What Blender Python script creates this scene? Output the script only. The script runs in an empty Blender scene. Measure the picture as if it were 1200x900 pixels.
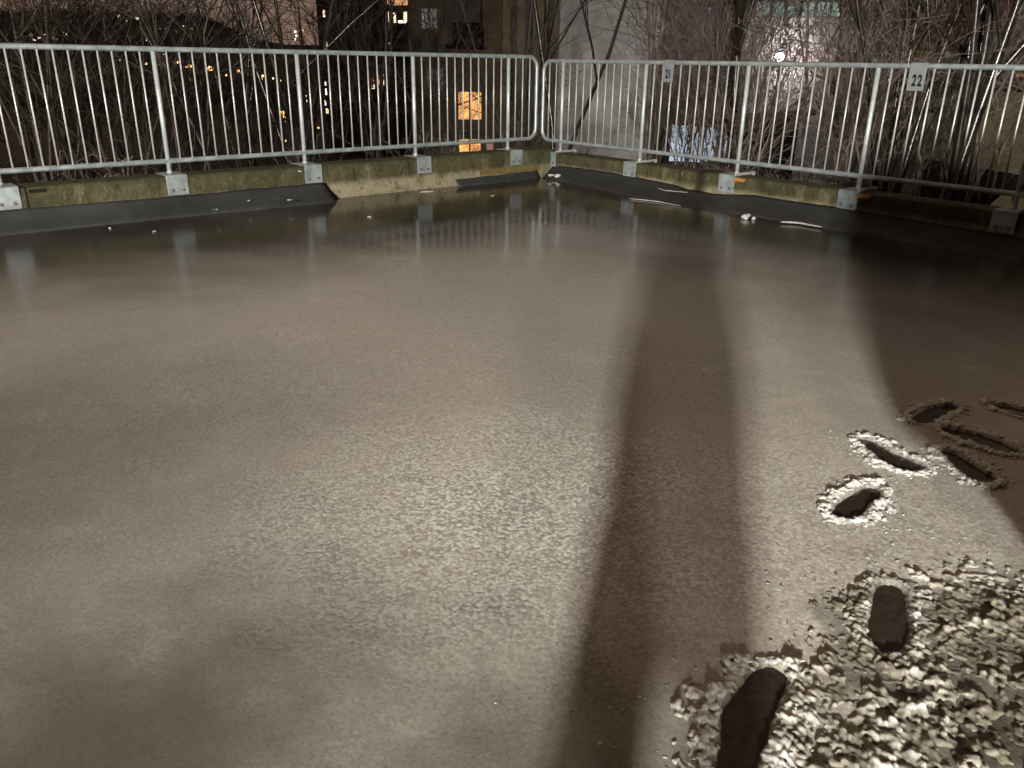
import bpy, bmesh, math, random
import numpy as np
from mathutils import Vector, Matrix, noise as mnoise
R = math.radians
sc = bpy.context.scene
COL = sc.collection
rng = random.Random(7)

# ------------------------------------------------------------------ camera model
F_PX, PITCH, ROLL, YAW = 939.3, .3824, .0156, .8568
CAM = Vector((-7.63, -8.0614, 1.4))
fw = Vector((math.cos(YAW)*math.cos(PITCH), math.sin(YAW)*math.cos(PITCH), -math.sin(PITCH)))
rt = Vector((math.sin(YAW), -math.cos(YAW), 0)); up0 = rt.cross(fw)
rt2 = rt*math.cos(ROLL) + up0*math.sin(ROLL); up2 = -rt*math.sin(ROLL) + up0*math.cos(ROLL)
cd = bpy.data.cameras.new('camera'); cam = bpy.data.objects.new('camera', cd); COL.objects.link(cam)
cam.matrix_world = Matrix(((rt2.x, up2.x, -fw.x, CAM.x), (rt2.y, up2.y, -fw.y, CAM.y), (rt2.z, up2.z, -fw.z, CAM.z), (0, 0, 0, 1)))
cd.sensor_width = 36; cd.lens = F_PX/1200*36; cd.clip_end = 5000; cd.clip_start = .05
sc.camera = cam

def ray(x, y): return fw*F_PX + rt2*(x-600) - up2*(y-450)
def onz(x, y, z=0.):
    d = ray(x, y); return CAM + d*((z-CAM.z)/d.z)
def far(x, dist, y=72):
    """point at horizontal distance dist in the direction of photo column x (as seen at photo row y)"""
    d = ray(x, y); k = dist/math.hypot(d.x, d.y); return CAM + d*k

# ------------------------------------------------------------------ helpers
def tag(o, label=None, cat=None, group=None, kind=None):
    if label: o['label'] = label
    if cat: o['category'] = cat
    if group: o['group'] = group
    if kind: o['kind'] = kind
    return o
def empty(name, loc, label, cat, group=None, rz=0):
    o = bpy.data.objects.new(name, None); COL.objects.link(o); o.location = loc; o.rotation_euler.z = rz
    o.empty_display_size = .1
    return tag(o, label, cat, group)

class MB:
    def __init__(s): s.v = []; s.f = []; s.m = []; s.mi = 0
    def add(s, vs, fs):
        b = len(s.v); s.v.extend([tuple(p) for p in vs])
        for q in fs: s.f.append(tuple(i+b for i in q)); s.m.append(s.mi)
    def box(s, a, b, M=None):
        x0, y0, z0 = a; x1, y1, z1 = b
        vs = [Vector(p) for p in ((x0,y0,z0),(x1,y0,z0),(x1,y1,z0),(x0,y1,z0),(x0,y0,z1),(x1,y0,z1),(x1,y1,z1),(x0,y1,z1))]
        if M: vs = [M @ p for p in vs]
        s.add(vs, [(0,3,2,1),(4,5,6,7),(0,1,5,4),(1,2,6,5),(2,3,7,6),(3,0,4,7)])
    def tube(s, pts, rad, n=6, cap=True):
        pts = [Vector(p) for p in pts]
        if not hasattr(rad, '__len__'): rad = [rad]*len(pts)
        d0 = (pts[1]-pts[0]).normalized()
        u = d0.orthogonal().normalized(); vs = []
        for i, p in enumerate(pts):
            a = pts[max(i-1, 0)]; b = pts[min(i+1, len(pts)-1)]
            d = (b-a)
            if d.length < 1e-9: d = d0
            d.normalize(); u = (u - d*u.dot(d))
            if u.length < 1e-6: u = d.orthogonal()
            u.normalize(); w = d.cross(u)
            for k in range(n):
                t = 2*math.pi*k/n; vs.append(p + (u*math.cos(t)+w*math.sin(t))*rad[i])
        fs = []
        for i in range(len(pts)-1):
            for k in range(n):
                k2 = (k+1) % n; fs.append((i*n+k, i*n+k2, (i+1)*n+k2, (i+1)*n+k))
        if cap:
            fs.append(tuple(range(n-1, -1, -1))); fs.append(tuple((len(pts)-1)*n+k for k in range(n)))
        s.add(vs, fs)
    def prism(s, poly, z0, z1):
        n = len(poly); vs = [(p[0], p[1], z0) for p in poly] + [(p[0], p[1], z1) for p in poly]
        fs = [tuple(range(n-1, -1, -1)), tuple(range(n, 2*n))] + [(i, (i+1) % n, n+(i+1) % n, n+i) for i in range(n)]
        s.add(vs, fs)
    def build(s, name, mats, parent=None, smooth=False, org=None, bevel=0):
        if not isinstance(mats, (list, tuple)): mats = [mats]
        o0 = Vector(org) if org is not None else (parent.matrix_basis.translation if parent and parent.type == 'EMPTY' else Vector((0,0,0)))
        if parent is not None and parent.parent is not None and org is None: o0 = Vector((0,0,0))
        me = bpy.data.meshes.new(name)
        me.from_pydata([(p[0]-o0.x, p[1]-o0.y, p[2]-o0.z) for p in s.v], [], s.f)
        for m in mats: me.materials.append(m)
        if any(s.m): me.polygons.foreach_set('material_index', s.m)
        if smooth: me.polygons.foreach_set('use_smooth', [True]*len(me.polygons))
        me.update()
        o = bpy.data.objects.new(name, me); COL.objects.link(o)
        if parent is not None: o.parent = parent
        elif org is not None: o.location = org
        if bevel:
            b = o.modifiers.new('bevel', 'BEVEL'); b.width = bevel; b.segments = 2; b.limit_method = 'ANGLE'
        return o

# ------------------------------------------------------------------ materials
class N:
    def __init__(s, name):
        s.m = bpy.data.materials.new(name); s.m.use_nodes = True; s.t = s.m.node_tree; s.t.nodes.clear()
        s.out = s.n('ShaderNodeOutputMaterial')
    def n(s, ty, **kw):
        o = s.t.nodes.new(ty)
        for k, v in kw.items(): setattr(o, k, v)
        return o
    def l(s, a, b): s.t.links.new(a, b)
    def setin(s, sock, v):
        if hasattr(v, 'is_linked'): s.l(v, sock)
        elif isinstance(v, tuple) and len(v) == 3 and sock.type == 'RGBA': sock.default_value = (*v, 1)
        else: sock.default_value = v
    def pos(s): return s.n('ShaderNodeNewGeometry').outputs['Position']
    def obj(s): return s.n('ShaderNodeTexCoord').outputs['Object']
    def noise(s, vec, scale, det=4, rough=.55, dist=0, out='Fac'):
        k = s.n('ShaderNodeTexNoise'); s.setin(k.inputs['Vector'], vec); k.inputs['Scale'].default_value = scale
        k.inputs['Detail'].default_value = det; k.inputs['Roughness'].default_value = rough; k.inputs['Distortion'].default_value = dist
        return k.outputs[out]
    def vor(s, vec, scale, feature='F1', out='Distance', rnd=1.):
        k = s.n('ShaderNodeTexVoronoi', feature=feature); s.setin(k.inputs['Vector'], vec); k.inputs['Scale'].default_value = scale
        k.inputs['Randomness'].default_value = rnd
        return k.outputs[out]
    def math(s, op, a, b=0., c=0., clamp=False):
        k = s.n('ShaderNodeMath', operation=op, use_clamp=clamp)
        for i, v in enumerate((a, b, c)): s.setin(k.inputs[i], v)
        return k.outputs[0]
    def mr(s, v, a, b, c=0., d=1., smooth=True):
        k = s.n('ShaderNodeMapRange', interpolation_type='SMOOTHSTEP' if smooth else 'LINEAR')
        for i, q in enumerate((v, a, b, c, d)): s.setin(k.inputs[i], q)
        return k.outputs[0]
    def mix(s, fac, a, b, mode='MIX'):
        k = s.n('ShaderNodeMix', data_type='RGBA', blend_type=mode); s.setin(k.inputs['Factor'], fac)
        s.setin(k.inputs[6], a); s.setin(k.inputs[7], b); return k.outputs[2]
    def ramp(s, fac, stops):
        k = s.n('ShaderNodeValToRGB'); s.l(fac, k.inputs[0]); e = k.color_ramp.elements
        while len(e) < len(stops): e.new(.5)
        for q, (p, c) in zip(e, stops): q.position = p; q.color = (*c, 1)
        return k.outputs[0]
    def scale(s, vec, sc_):
        k = s.n('ShaderNodeVectorMath', operation='MULTIPLY'); s.setin(k.inputs[0], vec); k.inputs[1].default_value = sc_
        return k.outputs[0]
    def sep(s, vec):
        k = s.n('ShaderNodeSeparateXYZ'); s.l(vec, k.inputs[0]); return k.outputs
    def attr(s, name): return s.n('ShaderNodeAttribute', attribute_name=name).outputs['Fac']
    def bump(s, h, st=.5, d=.01, nrm=None):
        k = s.n('ShaderNodeBump'); s.setin(k.inputs['Strength'], st); s.setin(k.inputs['Distance'], d); s.l(h, k.inputs['Height'])
        if nrm is not None: s.l(nrm, k.inputs['Normal'])
        return k.outputs[0]
    def bsdf(s, col, rough=.6, metal=0., spec=.5, nrm=None, ior=1.45, **kw):
        k = s.n('ShaderNodeBsdfPrincipled'); s.setin(k.inputs['Base Color'], col); s.setin(k.inputs['Roughness'], rough)
        s.setin(k.inputs['Metallic'], metal); s.setin(k.inputs['Specular IOR Level'], spec); k.inputs['IOR'].default_value = ior
        if nrm is not None: s.l(nrm, k.inputs['Normal'])
        for a, b in kw.items(): s.setin(k.inputs[a.replace('_', ' ')], b)
        s.l(k.outputs[0], s.out.inputs[0]); return s.m

def simple(name, c1, c2, scale=3, rough=.8, bump=0., spec=.3, metal=0.):
    k = N(name); p = k.pos(); n = k.noise(p, scale, 5, .6); c = k.ramp(n, [(.32, c1), (.68, c2)])
    nrm = k.bump(k.noise(p, scale*8, 4), bump, .02) if bump else None
    return k.bsdf(c, rough, metal, spec, nrm)
def emis(name, col, st, var=0., scale=1.):
    k = N(name); e = k.n('ShaderNodeEmission')
    if var:
        n = k.noise(k.pos(), scale, 2); c = k.mix(k.mr(n, .35, .65, 0., var), col, tuple(q*.35 for q in col)); k.l(c, e.inputs[0])
    else: e.inputs[0].default_value = (*col, 1)
    e.inputs[1].default_value = st; k.l(e.outputs[0], k.out.inputs[0]); return k.m

def m_steel():
    k = N('galvanised_steel'); p = k.obj()
    sp = k.vor(p, 60, out='Color'); n = k.noise(p, 9, 4)
    c = k.mix(k.mr(n, .35, .7), (.34, .39, .405), (.50, .545, .55)); c = k.mix(.18, c, sp, 'SOFT_LIGHT')
    r = k.mr(n, .3, .7, .36, .52)
    return k.bsdf(c, r, .55, .5, k.bump(k.noise(p, 70, 3), .08, .004))
def m_kerb():
    k = N('mossy_concrete'); p = k.pos(); x, y, z = k.sep(p)
    streak = k.noise(k.scale(p, (1., 1., .18)), 7, 5, .65)
    n = k.noise(p, 3.4, 6, .68, 1.2); fine = k.noise(p, 38, 4, .7)
    c = k.ramp(n, [(.28, (.034, .033, .014)), (.45, (.075, .068, .030)), (.58, (.105, .092, .045)), (.75, (.16, .135, .08))])
    c = k.mix(k.mr(streak, .56, .68, 0, .8), c, (.21, .18, .105))
    c = k.mix(k.mr(streak, .45, .3, 0, .85), c, (.025, .025, .011)); c = k.mix(k.mr(z, .27, .36, 0, .45), c, (.04, .045, .016))
    c = k.mix(k.mr(fine, .42, .62, 0, .35), c, (.045, .045, .02))
    b2 = k.mr(k.math('ADD', z, k.math('MULTIPLY', k.noise(p, 6, 3), .08)), .235, .16); c = k.mix(k.math('MULTIPLY', b2, k.mr(n, .28, .55, .35, .95)), c, (.33, .28, .185))
    c = k.mix(k.mr(k.noise(p, 16, 4, .7), .52, .68, 0, .6), c, (.024, .022, .008))
    c = k.mix(k.mr(k.noise(k.scale(p, (1., 1., .4)), 21, 4, .7, .4), .6, .72, 0, .6), c, (.26, .24, .17))   # bare concrete low down
    # dark seep running down the right-hand wall
    sx = k.math('ABSOLUTE', k.math('ADD', y, 2.55)); sx = k.math('ADD', sx, k.math('MULTIPLY', k.noise(p, 5), .16))
    m = k.math('MULTIPLY', k.mr(sx, .20, .07), k.mr(x, -.3, -.25)); c = k.mix(k.math('MULTIPLY', m, .9), c, (.022, .015, .006))
    h = k.math('ADD', k.noise(p, 14, 5, .7), k.math('MULTIPLY', fine, .5))
    c = k.mix(1., c, (.84, .84, .84), 'MULTIPLY'); return k.bsdf(c, .75, 0, .35, k.bump(h, .7, .02))
def m_membrane():
    k = N('bitumen_felt'); p = k.pos(); n = k.noise(p, 1.6, 5, .6); g = k.noise(p, 240, 2); w = k.noise(p, 5, 4)
    c = k.ramp(n, [(.3, (.022, .023, .023)), (.7, (.038, .038, .037))]); c = k.mix(k.mr(w, .6, .75, 0, .4), c, (.075, .072, .062))
    c = k.mix(k.mr(g, .62, .75, 0, .5), c, (.10, .10, .095))
    return k.bsdf(c, k.mr(w, .35, .65, .5, .8), 0, .4, k.bump(k.math('ADD', w, k.math('MULTIPLY', g, .12)), .35, .03))
def m_slush():
    k = N('wet_slush'); p = k.pos(); x, y, z = k.sep(p)
    dw = k.math('MULTIPLY', k.math('MAXIMUM', x, y), -1.)
    big = k.noise(p, .55, 4, .55, .4); mid = k.noise(p, 2.3, 4, .6); fine = k.noise(p, 55, 3, .6); ff = k.noise(p, 160, 2, .6)
    dwn = k.math('ADD', dw, k.math('MULTIPLY', k.math('SUBTRACT', big, .5), 2.6))
    slush = k.mr(dwn, 1.25, 4.2)                                   # 0 clear water at the kerb, 1 slush
    # crust of refrozen grains: middle patch coloured brighter for lamp light, and thinner islands
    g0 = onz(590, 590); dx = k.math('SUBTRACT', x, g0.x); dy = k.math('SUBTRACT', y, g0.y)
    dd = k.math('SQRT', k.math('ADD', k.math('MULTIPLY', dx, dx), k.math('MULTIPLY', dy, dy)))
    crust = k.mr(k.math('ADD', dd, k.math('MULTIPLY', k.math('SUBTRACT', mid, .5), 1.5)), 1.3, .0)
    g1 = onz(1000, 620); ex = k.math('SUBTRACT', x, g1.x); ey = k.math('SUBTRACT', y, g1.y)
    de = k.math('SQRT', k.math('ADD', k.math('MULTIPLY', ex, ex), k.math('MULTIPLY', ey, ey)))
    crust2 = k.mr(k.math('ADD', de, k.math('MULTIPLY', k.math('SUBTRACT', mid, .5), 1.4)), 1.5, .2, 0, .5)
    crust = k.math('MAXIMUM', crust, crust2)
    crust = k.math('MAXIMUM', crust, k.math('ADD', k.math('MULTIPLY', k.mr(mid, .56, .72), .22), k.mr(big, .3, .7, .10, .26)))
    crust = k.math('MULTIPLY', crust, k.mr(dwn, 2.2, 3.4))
    pv = k.n('ShaderNodeVectorMath', operation='ADD'); k.l(p, pv.inputs[0])
    wob = k.noise(p, 30, 2, .5, 0, 'Color'); ws = k.scale(wob, (.016, .016, .016)); k.l(ws, pv.inputs[1])
    cell = k.vor(pv.outputs[0], 88, 'SMOOTH_F1'); cellc = k.vor(pv.outputs[0], 88, 'F1', 'Color')
    cr = k.sep(cellc)[0]
    grain = k.math('SUBTRACT', 1., cell)
    c = k.mix(slush, (.022, .017, .012), (.45, .418, .365))
    c = k.mix(k.mr(big, .36, .66, 0, .40), c, (.17, .15, .122))
    c = k.mix(k.math('MULTIPLY', k.mr(fine, .5, .75), k.math('MULTIPLY', slush, .30)), c, (.33, .30, .26))
    cc = k.mix(k.mr(cr, .1, .9, 0., 1., False), (.42, .39, .34), (.93, .91, .86))
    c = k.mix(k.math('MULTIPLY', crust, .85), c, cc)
    c = k.mix(k.math('MULTIPLY', k.mr(cell, .32, .6), k.math('MULTIPLY', crust, .35)), c, (.14, .12, .095))
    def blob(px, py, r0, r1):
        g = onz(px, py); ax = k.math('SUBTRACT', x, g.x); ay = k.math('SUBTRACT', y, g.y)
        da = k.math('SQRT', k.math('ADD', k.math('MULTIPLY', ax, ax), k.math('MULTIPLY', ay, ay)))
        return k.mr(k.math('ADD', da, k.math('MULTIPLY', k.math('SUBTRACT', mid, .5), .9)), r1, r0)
    falloff = k.math('MAXIMUM', blob(120, 900, .0, 1.45), k.math('MULTIPLY', blob(-250, 590, .3, 2.7), .82))
    falloff = k.math('MAXIMUM', falloff, k.math('MULTIPLY', blob(560, 1010, .2, .95), .7))      # lamp falloff painted in: deck colour darkened left and near
    c = k.mix(k.math('MULTIPLY', falloff, .88), c, (.045, .04, .032))
    c = k.mix(k.math('MULTIPLY', k.mr(ff, .36, .64), k.math('MULTIPLY', slush, .34)), c, k.mix(.5, c, (.62, .59, .54), 'OVERLAY'))
    c = k.mix(k.math('MULTIPLY', k.mr(k.noise(p, 95, 2, .6), .52, .66), k.math('MULTIPLY', slush, .30)), c, (.07, .06, .048))
    wet = k.attr('wet'); c = k.mix(k.math('MULTIPLY', wet, k.mr(mid, .3, .7, .7, 1.)), c, (.055, .048, .037))
    rr = k.math('ADD', k.mr(dwn, 3.0, 6.4, .11, .30), k.math('ADD', k.mr(x, -3.4, -6., 0., .08), k.mr(y, -2.2, -4.8, 0., .09))); rr = k.math('ADD', rr, k.math('MULTIPLY', crust, .12))
    h = k.math('MULTIPLY', grain, k.math('MULTIPLY', crust, 1.))
    sl2 = k.mr(dwn, 3.2, 5.8)
    h = k.math('ADD', h, k.math('MULTIPLY', fine, k.math('MULTIPLY', sl2, .30)))
    h = k.math('ADD', h, k.math('MULTIPLY', ff, k.math('MULTIPLY', sl2, .22)))
    h = k.math('ADD', h, k.math('MULTIPLY', k.math('MULTIPLY', wet, 4.), k.noise(p, 34, 4, .6)))
    nr = k.bump(h, .33, .0045)
    h2 = k.noise(p, 9, 3, .5); nr = k.bump(h2, k.mr(dwn, 1.5, 5., .06, .14), .012, nr)
    return k.bsdf(c, rr, 0, .5, nr, 1.33)
def m_snow():
    k = N('snow_crystals'); p = k.pos(); x, y, z = k.sep(p); n = k.noise(p, 90, 3, .6); m = k.noise(p, 26, 4, .6); big = k.noise(p, 6, 3, .55)
    # water-soaked grey lumps low down and in drifts, whiter crystals where the slush has been pushed up
    hp = onz(1225, 850); dx = k.math('SUBTRACT', x, hp.x); dy = k.math('SUBTRACT', y, hp.y)
    dd = k.math('SQRT', k.math('ADD', k.math('MULTIPLY', dx, dx), k.math('MULTIPLY', dy, dy)))
    heap = k.mr(k.math('ADD', dd, k.math('MULTIPLY', big, .5)), 1.1, .65)
    lum = k.vor(p, 34, 'F1', 'Color'); lr = k.sep(lum)[0]
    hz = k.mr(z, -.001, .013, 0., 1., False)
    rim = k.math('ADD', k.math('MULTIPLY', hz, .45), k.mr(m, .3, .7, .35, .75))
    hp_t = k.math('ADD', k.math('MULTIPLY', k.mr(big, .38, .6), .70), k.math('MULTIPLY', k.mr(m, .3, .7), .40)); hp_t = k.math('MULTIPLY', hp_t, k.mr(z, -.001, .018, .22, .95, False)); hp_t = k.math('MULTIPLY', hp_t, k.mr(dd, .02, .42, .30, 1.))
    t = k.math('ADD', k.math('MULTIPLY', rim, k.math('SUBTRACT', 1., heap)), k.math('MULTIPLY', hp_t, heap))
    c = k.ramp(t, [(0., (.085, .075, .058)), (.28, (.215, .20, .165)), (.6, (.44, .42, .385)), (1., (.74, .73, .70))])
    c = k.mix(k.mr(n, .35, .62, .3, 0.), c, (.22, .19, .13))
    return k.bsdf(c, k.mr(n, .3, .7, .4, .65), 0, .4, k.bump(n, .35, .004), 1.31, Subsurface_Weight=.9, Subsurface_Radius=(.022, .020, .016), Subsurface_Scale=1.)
def m_hollow():
    k = N('wet_asphalt'); p = k.pos(); n = k.noise(p, 40, 4); c = k.ramp(n, [(.35, (.022, .017, .012)), (.7, (.04, .031, .022))])
    return k.bsdf(c, .16, 0, .35, k.bump(k.noise(p, 18, 3), .15, .01), 1.33)
def m_bark(name, a, b, rough=.5, spec=.5):
    k = N(name); p = k.pos(); n = k.noise(k.scale(p, (1, 1, .35)), 14, 4)
    return k.bsdf(k.ramp(n, [(.3, a), (.7, b)]), rough, 0, spec, k.bump(n, .4, .01))

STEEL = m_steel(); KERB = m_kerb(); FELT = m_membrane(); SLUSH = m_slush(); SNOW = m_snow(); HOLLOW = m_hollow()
TWIG = m_bark('lit_twig_bark', (.06, .045, .036), (.28, .22, .18), .35)  # bark lightened to carry the lamp light on the right-hand thicket
TWIGD = m_bark('dim_twig_bark', (.014, .010, .007), (.05, .035, .025), .5, .4)  # bark darkened to carry the dimmer light in the left thicket
BARK = m_bark('tree_bark', (.012, .009, .007), (.035, .026, .02), .27, .8)
BARM = simple('highlit_galvanised_bar', (.46, .46, .44), (.60, .59, .56), 8, .42, 0, .5, .35)  # galvanised steel, colour lightened to stand for the bars' specular line
POSTM = simple('bright_galvanised_post', (.44, .49, .50), (.60, .64, .64), 9, .42, 0, .5, .35)  # same steel, colour lightened to stand for the posts' specular shine
SIGN = simple('sign_aluminium', (.19, .21, .215), (.25, .27, .275), 20, .5, 0, .5, .15)
INK = simple('black_ink', (.008, .008, .009), (.014, .014, .015), 5, .6)
WOOD = simple('orange_wood', (.32, .15, .035), (.45, .22, .06), 25, .7)
ICE = simple('white_ice', (.36, .35, .33), (.56, .55, .52), 40, .35, .3, .5)
SOIL = simple('leaf_litter', (.011, .008, .006), (.05, .036, .027), 5, .9, .9)
HILL = simple('dark_hillside', (.05, .040, .030), (.09, .073, .057), .03, .95)

# ------------------------------------------------------------------ ground shapes
def smooth(a, b, x):
    t = min(1, max(0, (x-a)/(b-a)))
    return t*t*(3-2*t)
def terr(x, y):
    d = max(max(x, y)-.3, 0); r = math.hypot(x-CAM.x, y-CAM.y)
    z = -.25 - .13*min(d, 30)
    z -= 10*smooth(45, 150, r)
    a_ = math.degrees(math.atan2(y-CAM.y, x-CAM.x)); hf = .36+.64*smooth(64, 70, a_)-.16*smooth(76, 82, a_)
    z += (14+32*hf)*smooth(210, 800, r)
    if max(x, y) < .35: z = -.45
    z += .18*mnoise.noise((x*.5, y*.5, 0))*min(1, d*.5)
    return z
def terrain():
    mb = MB(); az0, az1, na = 0, 2*math.pi, 180
    rs = [0, 4, 7, 8, 9, 10, 11, 12, 13, 14, 15, 16, 18, 20, 22, 25, 28, 32, 36, 40, 45, 55, 70, 90, 120, 150, 190, 230, 290, 360, 450, 550, 650, 760, 900, 1150]
    vs = []
    for r in rs:
        for a in range(na):
            t = 2*math.pi*a/na; x = CAM.x+r*math.cos(t); y = CAM.y+r*math.sin(t)
            z = terr(x, y)
            if r > 230: z += 5*mnoise.noise((t*6, r*.004, 1))*smooth(230, 700, r)
            vs.append((x, y, z))
    fs = [(i*na+a, i*na+(a+1) % na, (i+1)*na+(a+1) % na, (i+1)*na+a) for i in range(len(rs)-1) for a in range(na)]
    mb.add(vs, fs)
    mb.mi = 0
    for q, f_ in enumerate(fs): mb.m[q] = 1 if q//na > 20 else 0
    o = mb.build('terrain', [SOIL, HILL], None, True); tag(o, kind='structure'); return o
terrain()

# ------------------------------------------------------------------ footprints (outlines on the deck)
FOOT_PX = [
 [(838,930),(842,870),(845,835),(862,812),(880,790),(900,783),(918,790),(923,805),(913,830),(905,850),(900,870),(888,900),(878,935)],
 [(1025,690),(1045,687),(1060,697),(1063,720),(1066,740),(1058,764),(1035,769),(1022,757),(1015,738),(1020,715)],
 [(974,601),(985,588),(1000,580),(1015,573),(1030,576),(1031,585),(1018,595),(1008,608),(990,612),(977,609)],
 [(1003,517),(1022,519),(1045,532),(1065,540),(1083,550),(1078,555),(1060,555),(1040,548),(1022,534)],
 [(1068,492),(1085,481),(1110,477),(1122,481),(1105,490),(1092,498),(1075,499)],
 [(1100,504),(1125,507),(1160,515),(1190,529),(1197,535),(1175,534),(1140,523),(1113,513)],
 [(1100,530),(1120,534),(1150,553),(1166,563),(1160,570),(1138,565),(1118,550)],
 [(1160,477),(1185,479),(1215,487),(1225,495),(1200,493),(1180,486)]]
def catmull(P, n=6):
    out = []; L = len(P)
    for i in range(L):
        p0, p1, p2, p3 = P[i-1], P[i], P[(i+1) % L], P[(i+2) % L]
        for k in range(n):
            t = k/n; out.append(.5*((2*p1)+(p2-p0)*t+(2*p0-5*p1+4*p2-p3)*t*t+(3*p1-p0-3*p2+p3)*t**3))
    return out
FOOT = []
for q in FOOT_PX:
    P = [np.array(onz(*p, -.012).xy) for p in q]; FOOT.append(np.array(catmull(P)))
def pip(poly, X, Y):
    ins = np.zeros(X.shape, bool); n = len(poly)
    for i in range(n):
        x0, y0 = poly[i]; x1, y1 = poly[(i+1) % n]
        if y0 == y1: continue
        c = ((y0 > Y) != (y1 > Y)) & (X < (x1-x0)*(Y-y0)/(y1-y0)+x0); ins ^= c
    return ins
def pdist(poly, X, Y):
    d = np.full(X.shape, 1e9); n = len(poly)
    for i in range(n):
        a = poly[i]; b = poly[(i+1) % n]; ab = b-a; L = ab@ab+1e-12
        t = np.clip(((X-a[0])*ab[0]+(Y-a[1])*ab[1])/L, 0, 1)
        d = np.minimum(d, np.hypot(X-a[0]-t*ab[0], Y-a[1]-t*ab[1]))
    return d
PILE = np.array([onz(*p).xy for p in [(745,960),(790,890),(830,850),(930,800),(950,745),(948,700),(1000,678),(1060,668),(1120,655),(1200,660),(1300,650),(1400,900),(1400,1000)]])

def deck():
    fx0, fx1, fy0, fy1, st = -7.0, -3.5, -8.05, -6.3, .0125
    def lines(a, b):
        c = [-24, -20, -16, -13, -11, -9.5, -8.6]; c = [q for q in c if q < a-.3]
        g = list(np.arange(c[-1]+.15 if c else a-.3, a, .08)) if (a-c[-1]) < 2 else list(np.arange(a-1.5, a, .08))
        f_ = list(np.arange(a, b, st)); h = list(np.arange(b+.04, -.14, .07)) + [-.14]
        return np.array(c+g+f_+h)
    xs = lines(fx0, fx1); ys = lines(fy0, fy1)
    X, Y = np.meshgrid(xs, ys, indexing='ij'); Z = np.zeros_like(X); W = np.zeros_like(X)
    m = (X > fx0-.2) & (X < fx1+.2) & (Y > fy0-.2) & (Y < fy1+.2)
    xm, ym = X[m], Y[m]; z = np.zeros(xm.shape); w = np.zeros(xm.shape)
    for P in FOOT:
        ins = pip(P, xm, ym); d = pdist(P, xm, ym)
        z = np.where(ins, np.minimum(z, -.024*np.clip(d/.012, 0, 1)), z)
        z = np.where(~ins, z + .006*np.exp(-(d/.018)**2), z); w = np.where(ins, 1, w)
    ins = pip(PILE, xm, ym); d = pdist(PILE, xm, ym)
    nz = np.array([mnoise.noise((a*9, b*9, .3)) for a, b in zip(xm, ym)])
    w = np.maximum(w, np.where(ins, np.clip((d-.04+.12*nz)/.16, 0, 1)*.95, 0))
    z += .006*nz*np.where(ins, 1, .25)
    Z[m] = z; W[m] = w
    nx, ny = X.shape
    me = bpy.data.meshes.new('slush_deck'); V = np.stack([X, Y, Z], -1).reshape(-1, 3)
    idx = np.arange(nx*ny).reshape(nx, ny)
    Fq = np.stack([idx[:-1, :-1], idx[1:, :-1], idx[1:, 1:], idx[:-1, 1:]], -1).reshape(-1, 4)
    me.vertices.add(len(V)); me.vertices.foreach_set('co', V.ravel())
    me.loops.add(Fq.size); me.loops.foreach_set('vertex_index', Fq.ravel())
    me.polygons.add(len(Fq)); me.polygons.foreach_set('loop_start', np.arange(len(Fq))*4); me.polygons.foreach_set('loop_total', np.full(len(Fq), 4))
    me.update(calc_edges=True); me.validate()
    me.polygons.foreach_set('use_smooth', [True]*len(me.polygons))
    a = me.attributes.new('wet', 'FLOAT', 'POINT'); a.data.foreach_set('value', W.ravel())
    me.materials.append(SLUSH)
    o = bpy.data.objects.new('slush_covered_deck', me); COL.objects.link(o); tag(o, kind='structure')
deck()

# ------------------------------------------------------------------ snow chunks
def ico(sub):
    bm = bmesh.new(); bmesh.ops.create_icosphere(bm, subdivisions=sub, radius=1)
    v = np.array([p.co[:] for p in bm.verts]); bm.verts.ensure_lookup_table(); f_ = [tuple(q.index for q in p.verts) for p in bm.faces]; bm.free(); return v, f_
ICO = {1: ico(1), 2: ico(2), 3: ico(3)}
def blob_shapes(sub, n, seed):
    out = []; v, f_ = ICO[sub]
    for i in range(n):
        k = 1+np.array([.42*mnoise.noise((p[0]*1.3+seed*3.1+i*7.7, p[1]*1.3, p[2]*1.3)) + .30*mnoise.noise((p[0]*2.9+i*5.1, p[1]*2.9+seed, p[2]*2.9)) + .16*mnoise.noise((p[0]*6+i, p[1]*6, p[2]*6+seed)) for p in v])
        out.append((v*k[:, None], np.array(f_)))
    return out
BL = {s: blob_shapes(s, 14, s) for s in (1, 2, 3)}
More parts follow.
